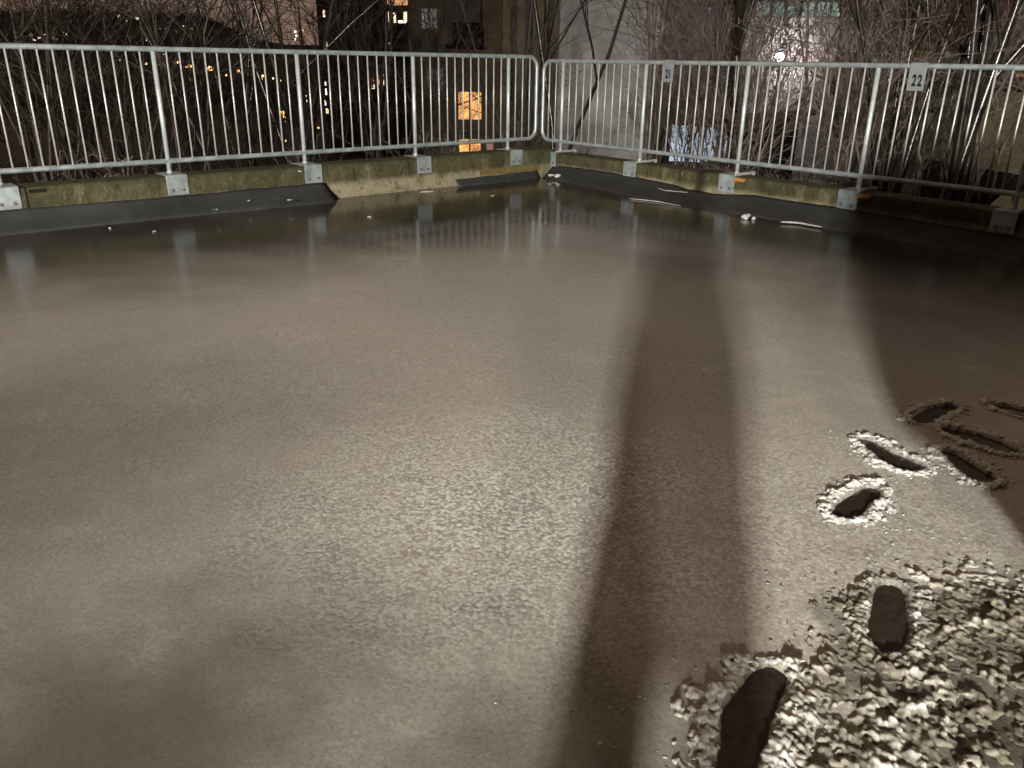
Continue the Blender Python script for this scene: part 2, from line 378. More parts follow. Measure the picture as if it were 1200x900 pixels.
class Chunks:
    def __init__(s): s.V = []; s.F = []; s.T = []; s.n = 0
    def add(s, x, y, z, r, flat, tone, sub=2, el=1.3):
        v, f_ = rng.choice(BL[sub]); a = rng.uniform(0, 6.3); tx, ty = rng.uniform(-.5, .5), rng.uniform(-.5, .5)
        M = np.array((Matrix.Rotation(a, 3, 'Z') @ Matrix.Rotation(tx, 3, 'X') @ Matrix.Rotation(ty, 3, 'Y') @ Matrix.Diagonal((r*el, r/el**.5, r*flat))))
        s.V.append(v @ M.T + np.array([x, y, z])); s.F.append(f_+s.n); s.n += len(v); s.T.append(np.full(len(v), tone))
    def cluster(s, x, y, Rc, tone=.8, z=0., tall=.62):
        """a cauliflower-like lump of frozen slush: many small knobs on a dome"""
        el = rng.uniform(1., 1.3); a = rng.uniform(0, 6.28); ca, sa = math.cos(a), math.sin(a)
        s.add(x, y, z+Rc*.05, Rc*.72, tall*.8, tone, 2, 1.15)
        for j in range(int(6+Rc*380)):
            u = rng.random()**.5; t = rng.uniform(0, 6.28); lx = u*math.cos(t)*Rc*el; ly = u*math.sin(t)*Rc/el
            h = Rc*tall*math.sqrt(max(0, 1-u*u*.95))*rng.uniform(.6, 1.15)
            s.add(x+lx*ca-ly*sa, y+lx*sa+ly*ca, z+h, rng.uniform(.003, .0078)*(.65+Rc*26), rng.uniform(.6, .95), tone, 1, rng.uniform(1, 1.5))
    def build(s, name, parent=None, voxel=0):
        V = np.concatenate(s.V); F_ = np.concatenate(s.F); T = np.concatenate(s.T)
        if parent: V = V-np.array(parent.location)
        me = bpy.data.meshes.new(name); me.from_pydata(V.tolist(), [], F_.tolist())
        a = me.attributes.new('tone', 'FLOAT', 'POINT'); a.data.foreach_set('value', T)
        me.polygons.foreach_set('use_smooth', [True]*len(me.polygons)); me.materials.append(SNOW)
        o = bpy.data.objects.new(name, me); COL.objects.link(o); o.parent = parent
        if voxel:                                         # lumps frozen together into one crust
            m = o.modifiers.new('fuse', 'REMESH'); m.mode = 'VOXEL'; m.voxel_size = voxel; m.use_smooth_shade = True
            m = o.modifiers.new('melt', 'SMOOTH'); m.factor = .5; m.iterations = 3
            tx = bpy.data.textures.get('melt_noise') or bpy.data.textures.new('melt_noise', 'CLOUDS'); tx.noise_scale = .014; tx.noise_depth = 4
            m = o.modifiers.new('pits', 'DISPLACE'); m.texture = tx; m.strength = .003; m.mid_level = .5; m.texture_coords = 'GLOBAL'
        return o

foot_labels = [
 'large black footprint melted through the slush at the front edge, half in the slush heap',
 'upright shoe-shaped footprint at the heap of slush lumps, rounded white rim over its toe',
 'lone kidney-shaped footprint with a full ring of white slush, clear of the heap',
 'long slanting footprint with white rim at the edge of the shadow',
 'shadowed oval footprint with a thick brown-lit rim, farthest back of the cluster',
 'long narrow shadowed footprint with a high rim, middle of the cluster in the dark',
 'shadowed footprint nearest to the white slanting one, low rounded rim',
 'shadowed footprint cut by the right edge of the picture']
for fi, P in enumerate(FOOT):
    c = P.mean(0); t = empty('footprint', (c[0], c[1], 0), foot_labels[fi], 'footprint', 'footprints in the slush')
    mb = MB(); mb.add([(p[0], p[1], -.0065) for p in P], [tuple(range(len(P)))]); mb.build('wet_hollow', HOLLOW, t)
    ch = Chunks(); n = len(P)
    per = np.hypot(*(np.roll(P, -1, 0)-P).T).sum()
    area = .5*np.sum(P[:, 0]*np.roll(P[:, 1], -1)-np.roll(P[:, 0], -1)*P[:, 1]); sgn = 1 if area > 0 else -1
    shade = fi >= 4; base = .9 if not shade else .62
    thick = [1.15, .95, 1.1, 1.05, 1.15, 1.15, 1.1, 1.1][fi]
    cnt = int(per*(430 if fi < 3 else 400))
    q = 0.; rp0 = onz(1240, 870)
    while q < per:                                      # ragged rim: lumps of very different size, some gaps
        acc = 0; 
        for i in range(n):
            L_ = np.hypot(*(P[(i+1) % n]-P[i]))
            if acc+L_ >= q: break
            acc += L_
        p = P[i]+(P[(i+1) % n]-P[i])*((q-acc)/(L_+1e-9)); d = P[(i+1) % n]-P[i]; d = d/(np.hypot(*d)+1e-9); nrm = np.array([d[1], -d[0]])*sgn
        Rc = (.0075+.0145*rng.random()**1.8)*thick*(1.25 if fi == 0 else 1)
        p2 = p+nrm*(Rc*.92+.002+rng.random()**2*.012)
        ch.cluster(p2[0], p2[1], Rc, 1, -.002, .7)
        if rng.random() < (.65 if fi < 3 else .4):
            R2 = Rc*rng.uniform(.4, .9); p3 = p2+nrm*(Rc+R2*rng.uniform(.3, 1.2))+d*rng.gauss(0, Rc*.5); ch.cluster(p3[0], p3[1], R2, 1, -.003, .5)
        q += Rc*rng.uniform(.55, 1.25)
    if fi < 0: cnt = 0
    for j in range(int(45*thick)):                      # crumbs thrown outwards
        q = rng.random()*n; i = int(q); p = P[i]; d = P[(i+1) % n]-p; d = d/(np.hypot(*d)+1e-9); nrm = np.array([d[1], -d[0]])*sgn
        p2 = p+nrm*rng.uniform(.04, .11)*(1 if fi < 4 else .6); ch.add(p2[0], p2[1], .001, rng.uniform(.002, .007), .6, rng.uniform(.3, .7), 1)
    ch.build('slush_rim', t, .0028)

# heap of slush lumps, bottom right: nobody could count it
ch = Chunks(); lo = PILE.min(0); hi = PILE.max(0); allP = FOOT[:3]; placed = []; tries = 0
rp = onz(1240, 870)
while len(placed) < 760 and tries < 30000:
    tries += 1
    x = rng.uniform(lo[0], hi[0]); y = rng.uniform(lo[1], hi[1]); XA = np.array([x]); YA = np.array([y])
    if not pip(PILE, XA, YA)[0]: continue
    e = float(pdist(PILE, XA, YA)[0]); Rc = .007+.036*rng.random()**2.1*(.35+.65*min(1, e/.25))
    if any(pip(P, XA, YA)[0] or pdist(P, XA, YA)[0] < Rc*.9+.004 for P in allP): continue
    if e < .28 and rng.random() > .10+e*2.6: continue
    cl = mnoise.noise((x*6, y*6, 2.)) + .5*mnoise.noise((x*15, y*15, 5.))
    if cl < -.28 and rng.random() < .75: continue
    dr = math.hypot(x-rp.x, y-rp.y)
    if rng.random() < .88*(1-smooth(.10, .45, dr)): continue
    if any((x-a)**2+(y-b_)**2 < (.56*(Rc+c_))**2 for a, b_, c_ in placed): continue
    placed.append((x, y, Rc)); ch.cluster(x, y, Rc, 1, rng.uniform(-.006, .001)-Rc*.12, rng.uniform(.45, .85))
fill = 0
while fill < 1700:                                        # small wet lumps between the big ones
    x = rng.uniform(lo[0], hi[0]); y = rng.uniform(lo[1], hi[1]); XA = np.array([x]); YA = np.array([y]); fill += 1
    if not pip(PILE, XA, YA)[0] or any(pip(P, XA, YA)[0] or pdist(P, XA, YA)[0] < .008 for P in allP): continue
    e = float(pdist(PILE, XA, YA)[0])
    if e < .22 and rng.random() > .1+e*3: continue
    if rng.random() < .8*(1-smooth(.10, .40, math.hypot(x-rp.x, y-rp.y))): continue
    for q_ in range(3): ch.add(x+rng.gauss(0, .006), y+rng.gauss(0, .006), rng.uniform(-.002, .002), rng.uniform(.0035, .0095), rng.uniform(.5, .8), 1, 2, rng.uniform(1, 1.5))
for j in range(420):                                      # crumbs at the margin of the heap and loose lumps on the slush
    b = PILE[rng.randrange(1, 9)]; x = b[0]+rng.gauss(0, .14); y = b[1]+rng.gauss(0, .14); XA = np.array([x]); YA = np.array([y])
    if any(pip(P, XA, YA)[0] or pdist(P, XA, YA)[0] < .025 for P in allP): continue
    ch.add(x, y, .0, rng.uniform(.002, .009), rng.uniform(.3, .6), rng.uniform(.25, .8), 1, rng.uniform(1, 1.6))
o = ch.build('slush_heap', None, .0033); tag(o, 'heap of loose white and grey slush lumps at the bottom right corner', 'slush', kind='stuff')

# ------------------------------------------------------------------ kerbs
def kerb_wall(axis, top, blocks, label, seed):
    """axis 0: wall along x (face at y=-.16); axis 1: wall along y (face at x=-.16)"""
    t = empty('kerb_wall', (-4, -.0, 0) if axis == 0 else (0, -4, 0), label, 'kerb')
    rr = random.Random(seed)
    for bi, (a, b) in enumerate(blocks):
        mb = MB(); n = max(2, int(abs(b-a)/.09)); sec = []
        prof = [(-.16, -.4), (-.16, top-.035), (-.155, top-.012), (-.135, top), (.0, top+.002), (.115, top), (.13, top-.02), (.13, -.6)]
        vs = []
        for i in range(n+1):
            s = a+(b-a)*i/n
            for j, (q, z) in enumerate(prof):
                dn = .007*mnoise.noise((s*4, j*.7, seed))+.004*mnoise.noise((s*16, j*1.3, seed+4)); dz = .008*mnoise.noise((s*3, j, seed+9)) if 0 < j < 7 else 0
                q2 = q+(dn if j in (0, 1, 2, 3) else 0)
                vs.append((s, q2, z+dz) if axis == 0 else (q2, s, z+dz))
        m = len(prof); fs = []
        for i in range(n):
            for j in range(m-1): fs.append((i*m+j, (i+1)*m+j, (i+1)*m+j+1, i*m+j+1))
        fs.append(tuple(range(m))); fs.append(tuple(n*m+j for j in range(m-1, -1, -1)))
        mb.add(vs, fs); mb.build('concrete_block', KERB, t)
    return t
kl = kerb_wall(0, .357, [(-12.2, -6.262), (-6.25, -3.42), (-3.412, -.965), (-.958, -.13)], 'mossy concrete kerb under the left railing, bare and pale at its foot', 1)
kr = kerb_wall(1, .303, [(-.13+.26, -2.44), (-2.447, -4.7), (-4.71, -9.5)], 'mossy concrete kerb under the right railing with dark seep stain', 5)
# thin mortar repair below the end of the left kerb
mb = MB(); mb.box((-1.36, -.172, .095), (-.965, -.158, .165)); mb.box((-.955, -.172, .09), (-.36, -.158, .17))
mb.build('repair_strip', simple('ochre_mortar', (.12, .085, .03), (.17, .125, .05), 12, .85, .5), kl)
# small hole at the far left of the kerb
mb = MB(); mb.box((-6.235, -.167, .305), (-6.10, -.1, .335)); mb.build('drain_slot', simple('dark_hole', (.006, .005, .004), (.01, .009, .007), 9, .9), kl)

def felt_strip(axis, stations, label, cat, seed, name='roofing_felt', mat=FELT):
    """stations: (s, top z, foot offset, sag)"""
    mb = MB(); vs = []; S = []
    for (a, b) in zip(stations, stations[1:]):
        n = max(2, int(abs(b[0]-a[0])/.06))
        for i in range(n): S.append([a[k]+(b[k]-a[k])*i/n for k in range(4)])
    S.append(list(stations[-1])); M = 9
    for (s, zt, fo, sag) in S:
        e = .012*mnoise.noise((s*2.2, seed, 0))+.006*mnoise.noise((s*9, seed, 3))
        for j in range(M):
            u = j/(M-1); q = -.172-(fo-.172)*u**(1.15) - e*u*2; z = zt*(1-u)**(1+sag)+e*(1-u)*.6+.006*(1-u)*mnoise.noise((s*5, u*4, seed+2))+(.012 if j < M-1 else -.01)
            z += .007*mnoise.noise((s*3, u*3, seed+5))*math.sin(u*3.14)
            vs.append((s, q, z) if axis == 0 else (q, s, z))
        # folded-over top edge, tucked to the wall
    n = len(S); fs = [(i*M+j, i*M+j+1, (i+1)*M+j+1, (i+1)*M+j) for i in range(n-1) for j in range(M-1)]
    mb.add(vs, fs); c = vs[len(vs)//2]
    o = mb.build(name, mat, None, True, org=(c[0], c[1], 0)); tag(o, label, cat)
    sm = o.modifiers.new('thickness', 'SOLIDIFY'); sm.thickness = .008; sm.offset = -1
    return o
felt_strip(0, [(-9.5, .172, .30, .2), (-6.3, .172, .31, .2), (-5, .165, .33, .2), (-4.2, .165, .36, .2), (-3.46, .17, .40, .15)], 'dark roofing felt flashing sloping from the left kerb, cut off square', 'roofing felt', 3)
felt_strip(0, [(-1.74, .07, .255, .0), (-1.0, .075, .25, 0), (-.42, .085, .235, 0)], 'low grey felt strip at the foot of the left kerb near the corner', 'roofing felt', 8)
felt_strip(1, [(-.2, .135, .36, .3), (-.7, .15, .40, .3), (-1.2, .15, .44, .5), (-1.7, .135, .56, .6), (-2.15, .125, .66, .7), (-2.42, .09, .70, .7), (-2.75, .085, .64, .6), (-3.2, .13, .60, .5), (-4.2, .135, .56, .5), (-5.6, .11, .6, .5), (-8.5, .12, .6, .5)], 'wide sagging dark roofing felt along the right kerb', 'roofing felt', 13)

# ice and litter along the kerb foot
def ice_ridge(name, pts, r, label, cat, mat=ICE, group=None, flat=.6):
    mb = MB(); c = Vector(pts[0])
    r *= .5; n = 14; P = []
    for i in range(n+1):
        u = i/n*(len(pts)-1); k = min(int(u), len(pts)-2); a, b = Vector(pts[k]), Vector(pts[k+1]); P.append(a+(b-a)*(u-k)+Vector((mnoise.noise((i, r*90, 1)), mnoise.noise((i, r*70, 5)), 0))*.01)
    mb.tube(P, [r*(.45+.8*math.sin(3.14*(i+.4)/(n+.8))+.35*mnoise.noise((i*1.3, r*50, 2))) for i in range(n+1)], 7)
    o = mb.build(name, mat, None, True, org=c); return tag(o, label, cat, group)
g = 'ice left along the kerb foot'
ice_ridge('ice_strip', [onz(737, 232.5, .01), onz(770, 236, .01), onz(798, 241.5, .01)], .010, 'thin white ice line on the wet felt edge nearest the corner on the right', 'ice', group=g)
ice_ridge('ice_strip', [onz(915, 260, .02), onz(935, 261, .02), onz(963, 266, .02)], .016, 'white ice line at the foot of the right kerb beside the shadow', 'ice', group=g)
ice_ridge('ice_strip', [onz(770, 220, .10), onz(778, 223, .09), onz(806, 225.5, .09)], .007, 'short pale ice line high on the sagging felt left of the dark stain', 'ice', group=g)
ice_ridge('ice_strip', [onz(1135, 273, .05), onz(1150, 280, .04), onz(1170, 284, .04)], .018, 'dim ice scrap in the dark below the rightmost base plate', 'ice', group=g)
ice_ridge('ice_strip', [onz(492, 225, .004), onz(500, 224.5, .004), onz(508, 224, .004)], .012, 'flat grey ice scrap floating below the pale kerb on the left', 'ice', group=g)
ch = Chunks()
cpt = onz(873, 255, .012)
for i in range(9): ch.add(cpt.x+rng.gauss(0, .02), cpt.y+rng.gauss(0, .035), .015+rng.random()*.02, rng.uniform(.018, .035), .7, rng.uniform(.85, 1), 2)
tag(ch.build('snow_lump'), 'small bright white snow lump at the right kerb foot under the third post', 'snow lump')
ch = Chunks(); cpt = onz(657, 209, .02)  # pale lumps added in place of a bluish shine on the wet corner
for i in range(16): ch.add(cpt.x+rng.gauss(0, .06), cpt.y+rng.gauss(0, .09), .03+rng.random()*.03, rng.uniform(.012, .03), .6, rng.uniform(.6, .95), 2)
tag(ch.build('snow_lump'), 'pale lumps standing in for the shine in the inner corner of the kerbs', 'snow lump')
ch = Chunks()
for p in [(86, 234), (134, 238), (137, 235), (110, 254), (240, 223), (348, 219), (340, 235), (350, 201), (353, 202), (190, 206), (130, 268), (160, 242), (255, 246), (292, 236), (85, 258), (180, 272), (432, 255), (577, 230)]:
    zz = .33 if p[1] < 205 else (.09 if p[1] < 250 else .0); q = onz(p[0], p[1], zz)
    for i in range(3): ch.add(q.x+rng.gauss(0, .012), q.y+rng.gauss(0, .008), q.z+.006, rng.uniform(.005, .012), .6, rng.uniform(.7, 1), 1)
tag(ch.build('snow_crumbs'), 'scattered white snow crumbs on the left kerb and its felt', 'snow', kind='stuff')

# ------------------------------------------------------------------ railings
def railing(axis, posts, s_end, s_far, zt, zb, ztop_kerb, bars, label, side):
    def P(s, q, z): return (s, q, z) if axis == 0 else (q, s, z)
    t = empty('railing', P(-4, 0, ztop_kerb), label, 'railing')
    mb = MB(); rc = .13; rt_ = .0235; pts = [P(s_far, 0, zt)]
    k = int(abs(s_end-s_far)/.7)
    for i in range(1, k): pts.append(P(s_far+(s_end-rc-s_far)*i/k, 0, zt))
    for i in range(9):
        a = math.pi/2*(1-i/8); pts.append(P(s_end-rc+rc*math.cos(a), 0, zt-rc+rc*math.sin(a)))
    for i in range(9):
        a = -math.pi/2*i/8; pts.append(P(s_end-rc+rc*math.cos(a), 0, zb+rc+rc*math.sin(a)))
    for i in range(1, k): pts.append(P(s_end-rc+(s_far-s_end+rc)*i/k, 0, zb))
    pts.append(P(s_far, 0, zb)); mb.tube(pts, rt_, 12); mb.build('rail_frame', STEEL, t, True)
    for s in posts:
        mb = MB(); mb.tube([P(s, 0, ztop_kerb+.012), P(s, 0, zt-rt_*.9)], .0215, 12)
        mb.tube([P(s, 0, ztop_kerb+.012), P(s, 0, ztop_kerb+.03)], .028, 12); mb.build('post', POSTM, t, True)
        w = .098; q0 = -.178; zc = ztop_kerb+.004
        mb = MB(); mb.box(P(s-w, q0, zc-.175), P(s+w, q0+.008, zc+.006)) if axis == 0 else mb.box((q0, s-w, zc-.175), (q0+.008, s+w, zc+.006))
        o = mb.build('base_plate', STEEL, t, bevel=.002)
        for e in (-.05, .05):
            mb = MB(); mb.tube([P(s+e, q0-.012, zc-.13), P(s+e, q0+.0, zc-.13)], .011, 6)
            mb.tube([P(s+e, q0-.003, zc-.13), P(s+e, q0+.001, zc-.13)], .017, 12)
            b = mb.build('bolt', simple('bolt_steel', (.16, .17, .17), (.26, .27, .27), 30, .45, 0, .5, .6) if 'bolt_steel' not in bpy.data.materials else bpy.data.materials['bolt_steel'], None)
            b.data.transform(Matrix.Translation(-Vector(t.location))); b.parent = o
        mb = MB()
        if axis == 0: mb.box((s-w, q0+.01, zc), (s+w, .10, zc+.0065)); mb.box((s-w, .10, zc-.03), (s+w, .1065, zc+.0065))
        else:
            mb.box((q0+.01, s-w, zc), (.10, s+w, zc+.0065)); mb.box((.101, s-w, zc-.04), (.107, s+w, zc+.006))
        mb.build('bracket_flange', STEEL, t)
        if axis == 1:
            mb = MB(); mb.box((-.15, s-w, zc+.0075), (.20, s-w+.022, zc+.026)); mb.box((.178, s-w, zc-.03), (.20, s-w+.022, zc+.007)); mb.build('strap', BARM, t)
    for s in bars:
        mb = MB(); mb.tube([P(s, 0, zb+rt_*.8), P(s, 0, zt-rt_*.8)], .0084, 8); mb.build('bar', BARM, t, True)
    return t
lp = [-.78-1.4063*k for k in range(6)]; bars = [-.78+.117*j for j in (1, 2, 3)]
for a in lp[:-1]: bars += [a-1.4063*j/12 for j in range(1, 12)]
railing(0, lp, -.31, lp[-1]-.3, 1.458, .479, .357, bars, 'galvanised steel railing along the left kerb, without number plates', 0)
rp_ = [-.159-1.3739*k for k in range(6)]; bars = [-.159+.125*j for j in (1, 2)]
for a in rp_[:-1]: bars += [a-1.3739*j/11 for j in range(1, 11)]
railing(1, rp_, .205, rp_[-1]-.3, 1.4145, .4355, .303, bars, 'galvanised steel railing along the right kerb, carrying two number plates', 1)

# number plates on the right railing
def plate(yc, txt, label, w, tilt):
    t = empty('number_plate', (-.03, yc, 1.30), label, 'sign')
    mb = MB(); mb.box((-.036, yc-w/2, 1.212), (-.033, yc+w/2, 1.392))
    mb.box((-.0355, yc-w/2, 1.392), (-.0295, yc+w/2, 1.442)); mb.box((-.0355, yc-w/2, 1.4395), (.02, yc+w/2, 1.4425))
    mb.build('sign_plate', SIGN, t, bevel=.001)
    x = yc+w/2-.036
    for chn in txt:
        cu = bpy.data.curves.new('digit', 'FONT'); cu.body = chn; cu.size = .128; cu.extrude = .0006; cu.offset = .0055; cu.resolution_u = 6
        tmp = bpy.data.objects.new('tmp', cu); COL.objects.link(tmp); bpy.context.view_layer.update()
        me = bpy.data.meshes.new_from_object(tmp.evaluated_get(bpy.context.evaluated_depsgraph_get())); bpy.data.objects.remove(tmp)
        vx = [v.co.x for v in me.vertices]; x0, x1 = min(vx), max(vx); sx = .58
        for v in me.vertices:
            lx = (v.co.x-x0)*sx; lz = v.co.y; v.co = Vector((-.0368-v.co.z-(-.03), x-lx-yc, 1.272-.018+lz-1.30))
        x -= (x1-x0)*sx+.012
        me.materials.append(INK); o = bpy.data.objects.new('digit', me); COL.objects.link(o); o.parent = t
    return t
plate(-1.885, '21', 'small grey number plate 21 hung on the right railing near the corner', .148, 0)
plate(-4.655, '22', 'small grey number plate 22 hung on the right railing far from the corner', .148, 0)

# wooden wedges under two brackets
for s, lab in ((-2.907, 'orange wooden wedge beside the base plate right of plate 21'), (-4.28, 'shadowed orange wooden wedge beside the base plate left of plate 22')):
    mb = MB(); a, b = s-.105, s-.225
    mb.add([(-.20, a, .262), (-.20, b, .266), (-.16, b, .266), (-.16, a, .262), (-.20, a, .302), (-.20, b, .292), (-.16, b, .294), (-.16, a, .303)], [(0,3,2,1),(4,5,6,7),(0,1,5,4),(1,2,6,5),(2,3,7,6),(3,0,4,7)])
    tag(mb.build('wooden_wedge', WOOD, None, org=(-.18, s-.16, .27)), lab, 'wedge', 'wooden wedges at the brackets')

# ------------------------------------------------------------------ bare trees and shrubs
def grow(mbs, p, d, L, r, lev, rg, maxlev, spread, kids, grav=.05, minr=.0035, wig=.16):
    n = 5 if lev < 2 else 4; pts = [p.copy()]; rad = [r]; d = d.normalized()
    dirs = [d.copy()]
    for i in range(n):
        d = (d+Vector((rg.gauss(0, wig), rg.gauss(0, wig), rg.gauss(0, wig*.7)+grav))).normalized()
        p = p+d*(L/n); pts.append(p.copy()); rad.append(max(minr, r*(1-.62*(i+1)/n))); dirs.append(d.copy())
    mbs[0 if lev == 0 else 1].tube(pts, rad, 7 if r > .04 else (5 if r > .015 else 3), False)
    if lev >= maxlev: return
    for k in range(kids[lev]):
        u = rg.uniform(.22 if lev else .3, 1.); i = min(n-1, int(u*n)); q = pts[i].lerp(pts[i+1], u*n-i); dd = dirs[i]
        ax = dd.orthogonal(); ax.rotate(Matrix.Rotation(rg.uniform(0, 6.28), 3, dd)); nd = dd.copy(); nd.rotate(Matrix.Rotation(rg.uniform(*spread), 3, ax))
        grow(mbs, q, nd, L*rg.uniform(.42, .72), max(minr, rad[i]*rg.uniform(.45, .7)), lev+1, rg, maxlev, spread, kids, grav, minr, wig)
def shrub_mesh(seed, h, stems, mat, kids=(6, 5, 4), minr=.0032, lean=.35, r0=.016):
    rg = random.Random(seed); mbs = [MB(), MB()]
    for i in range(stems):
        a = rg.uniform(0, 6.28); d = Vector((math.cos(a)*rg.uniform(.05, lean), math.sin(a)*rg.uniform(.05, lean), 1))
        grow(mbs, Vector((rg.gauss(0, .18), rg.gauss(0, .18), -.1)), d, h*rg.uniform(.6, 1), rg.uniform(.7, 1.2)*r0, 0, rg, 3, (.35, 1.05), kids, .03, minr, .11)
    a, b = mbs; a.add(b.v, b.f); o = a.build('leafless_shrub', mat, None, True); return o.data, o
SH = [shrub_mesh(11+i, 3.0, 5, TWIG, (5, 3, 2), .0042, .45, .018) for i in range(4)]; SD = [shrub_mesh(31+i, 3.0, 4, TWIGD, (4, 3, 2), .0048, .35, .026) for i in range(4)]
LOW = [shrub_mesh(51+i, 1.0, 7, TWIG, (3, 2, 1), .0035, 1.1, .008) for i in range(3)]
for _, o in SH+SD+LOW: bpy.data.objects.remove(o)
def put_shrub(me, x, y, s, label, group, sz=1.):
    o = bpy.data.objects.new('leafless_shrub', me); COL.objects.link(o); o.location = (x, y, terr(x, y)); o.scale = (s, s, s*sz); o.rotation_euler.z = rng.uniform(0, 6.28)
    tag(o, label, 'shrub', group)
rg = random.Random(5)
n = 0
while n < 19:                                            # left thicket
    px = rg.uniform(-60, 640); dist = rg.uniform(10.8, 22) if px > 250 else rg.uniform(8.6, 20); q = far(px, dist)
    if q.y < .9 or 528 < px < 574: continue
    top = (6 if n % 2 else 2.) if px < 250 else (1.6 if px < 370 else 3.)
    s = (1.4+dist*math.tan(R(rg.uniform(-1.5, top)))-terr(q.x, q.y))/2.6
    put_shrub(rg.choice(SD)[0], q.x, q.y, s, 'leafless dark shrub in the thicket behind the left railing', 'shrubs behind the left railing'); n += 1
n = 0
while n < 28:                                            # right thicket
    px = rg.uniform(640, 1290); dist = rg.uniform(11.5, 24) if px < 800 else rg.uniform(10.5, 22); q = far(px, dist)
    if q.x < .9 or 893 < px < 948: continue
    if px < 775 and rg.random() < .5: continue
    s = (1.4+dist*math.tan(R(rg.uniform(-2.5, 5.0)))-terr(q.x, q.y))/2.6
    if px > 1070 and dist < 16 and rg.random() < .6: continue
    put_shrub(rg.choice(SH)[0], q.x, q.y, s, 'leafless brown shrub in the thicket behind the right railing', 'shrubs behind the right railing'); n += 1
n = 0
while n < 16:                                            # low brush right behind the kerbs
    px = rg.uniform(-30, 1240); dist = rg.uniform(8, 16); q = far(px, dist)
    if max(q.x, q.y) < .6 or max(q.x, q.y) > 3.5: continue
    if 1080 < px and rg.random() < .5: continue
    put_shrub(rg.choice(LOW)[0], q.x, q.y, rg.uniform(.6, 1.1), 'low bramble of bare canes close behind the mossy kerb', 'brambles behind the kerb'); n += 1

def tree(px, dist, h, r, stems, seed, label, kids=(7, 5, 4, 3), lean=.12, mat=BARK, dirs=None, maxlev=4, minr=.004, group=None, name='bare_tree'):
    q = far(px, dist); z = terr(q.x, q.y); t = empty(name, (q.x, q.y, z), label, 'tree', group); rg = random.Random(seed); mbs = [MB(), MB()]
    for i in range(stems):
        if dirs: d = rt*dirs[i][0]+Vector((fw.x, fw.y, 0))*dirs[i][1]+Vector((0, 0, 1))
        else:
            a = rg.uniform(0, 6.28); d = Vector((math.cos(a)*lean, math.sin(a)*lean, 1))
        grow(mbs, Vector((q.x+rg.gauss(0, .05*(stems > 1)), q.y+rg.gauss(0, .05*(stems > 1)), z-.15)), d, h*rg.uniform(.85, 1.), r*rg.uniform(.75, 1.), 0, rg, maxlev, (.3, .9), kids, .03, minr, .07)
    mbs[0].build('trunk', mat, t, True); mbs[1].build('crown', mat, t, True)
tree(868, 14.0, 7.5, .085, 1, 3, 'slender dark bare tree rising behind the fourth gap of the right railing', lean=.02, kids=(9, 5, 4, 3))
tree(1150, 11.6, 6.2, .075, 4, 9, 'many-stemmed bare tree with glinting wet bark behind plate 22', dirs=[(.02, 0), (.10, .05), (-.10, 0), (.2, .1)], kids=(6, 4, 4, 2))
tree(1072, 12.2, 5.6, .045, 5, 14, 'clump of thin dark stems fanning out just left of plate 22', dirs=[(-.2, 0), (-.07, .1), (.05, 0), (.18, 0), (.3, .1)], kids=(6, 4, 3, 2))
tree(338, 17, 6.8, .06, 4, 21, 'bare tree with fanning limbs against the sky left of the dark tower', dirs=[(-.22, 0), (-.03, 0), (.1, 0), (.2, .1)], mat=BARK, kids=(6, 4, 3, 2))
tree(278, 19, 6.0, .05, 2, 25, 'thin leaning bare tree beside the small pine', dirs=[(-.28, 0), (.12, 0)], kids=(6, 4, 3, 2))
tree(30, 15, 5.6, .05, 2, 28, 'bare tree at the far left with drooping twigs against the sky', dirs=[(-.12, 0), (.02, 0)], kids=(8, 5, 4, 2), mat=TWIGD)
tree(655, 15, 6.5, .05, 2, 33, 'forked bare tree in front of the pale wall at the corner gap', dirs=[(.35, 0), (-.03, 0)], kids=(6, 4, 3, 2))
tree(765, 18, 8, .07, 2, 37, 'brown bare tree right of the pale wall', dirs=[(-.1, 0), (.12, 0)], kids=(6, 4, 3, 2), mat=TWIG)
tree(1010, 17, 7.5, .07, 2, 41, 'bare tree with crossing branches below the green-lit windows', dirs=[(-.15, 0), (.12, 0)], kids=(8, 6, 4, 3), mat=TWIG)
tree(962, 16, 6.5, .04, 3, 44, 'thin pale-lit sapling leaning near the bright wall lamp', dirs=[(.3, 0), (.12, 0), (-.15, 0)], kids=(6, 5, 4, 2), mat=TWIG)
tree(430, 20, 6.5, .05, 3, 47, 'bare tree in front of the dark tower', dirs=[(.3, 0), (-.1, 0), (.05, 0)], kids=(6, 4, 3, 2), mat=TWIGD)
tree(602, 18, 6.0, .045, 3, 53, 'thin bare tree before the brown apartment block', dirs=[(.25, 0), (-.2, 0), (.02, 0)], kids=(6, 4, 4, 2), mat=TWIGD)
k = 0
for px, dist, el in [(50, 75, 1.5), (105, 90, 1.9), (150, 80, 1.2), (195, 100, 1.7), (235, 85, 1.2), (15, 85, 1.8), (80, 60, 1.0), (262, 110, 1.5), (310, 95, .6), (360, 85, .8), (125, 48, .3), (215, 50, .2)]:
    q = far(px, dist); h = (1.4+dist*math.tan(R(el))-terr(q.x, q.y))/1.15
    tree(px, dist, h, .15, 2, 60+k, 'bushy bare tree down the slope on the left', kids=(7, 5, 4, 2), lean=.2, mat=TWIGD, minr=.013, group='trees down the slope on the left'); k += 1
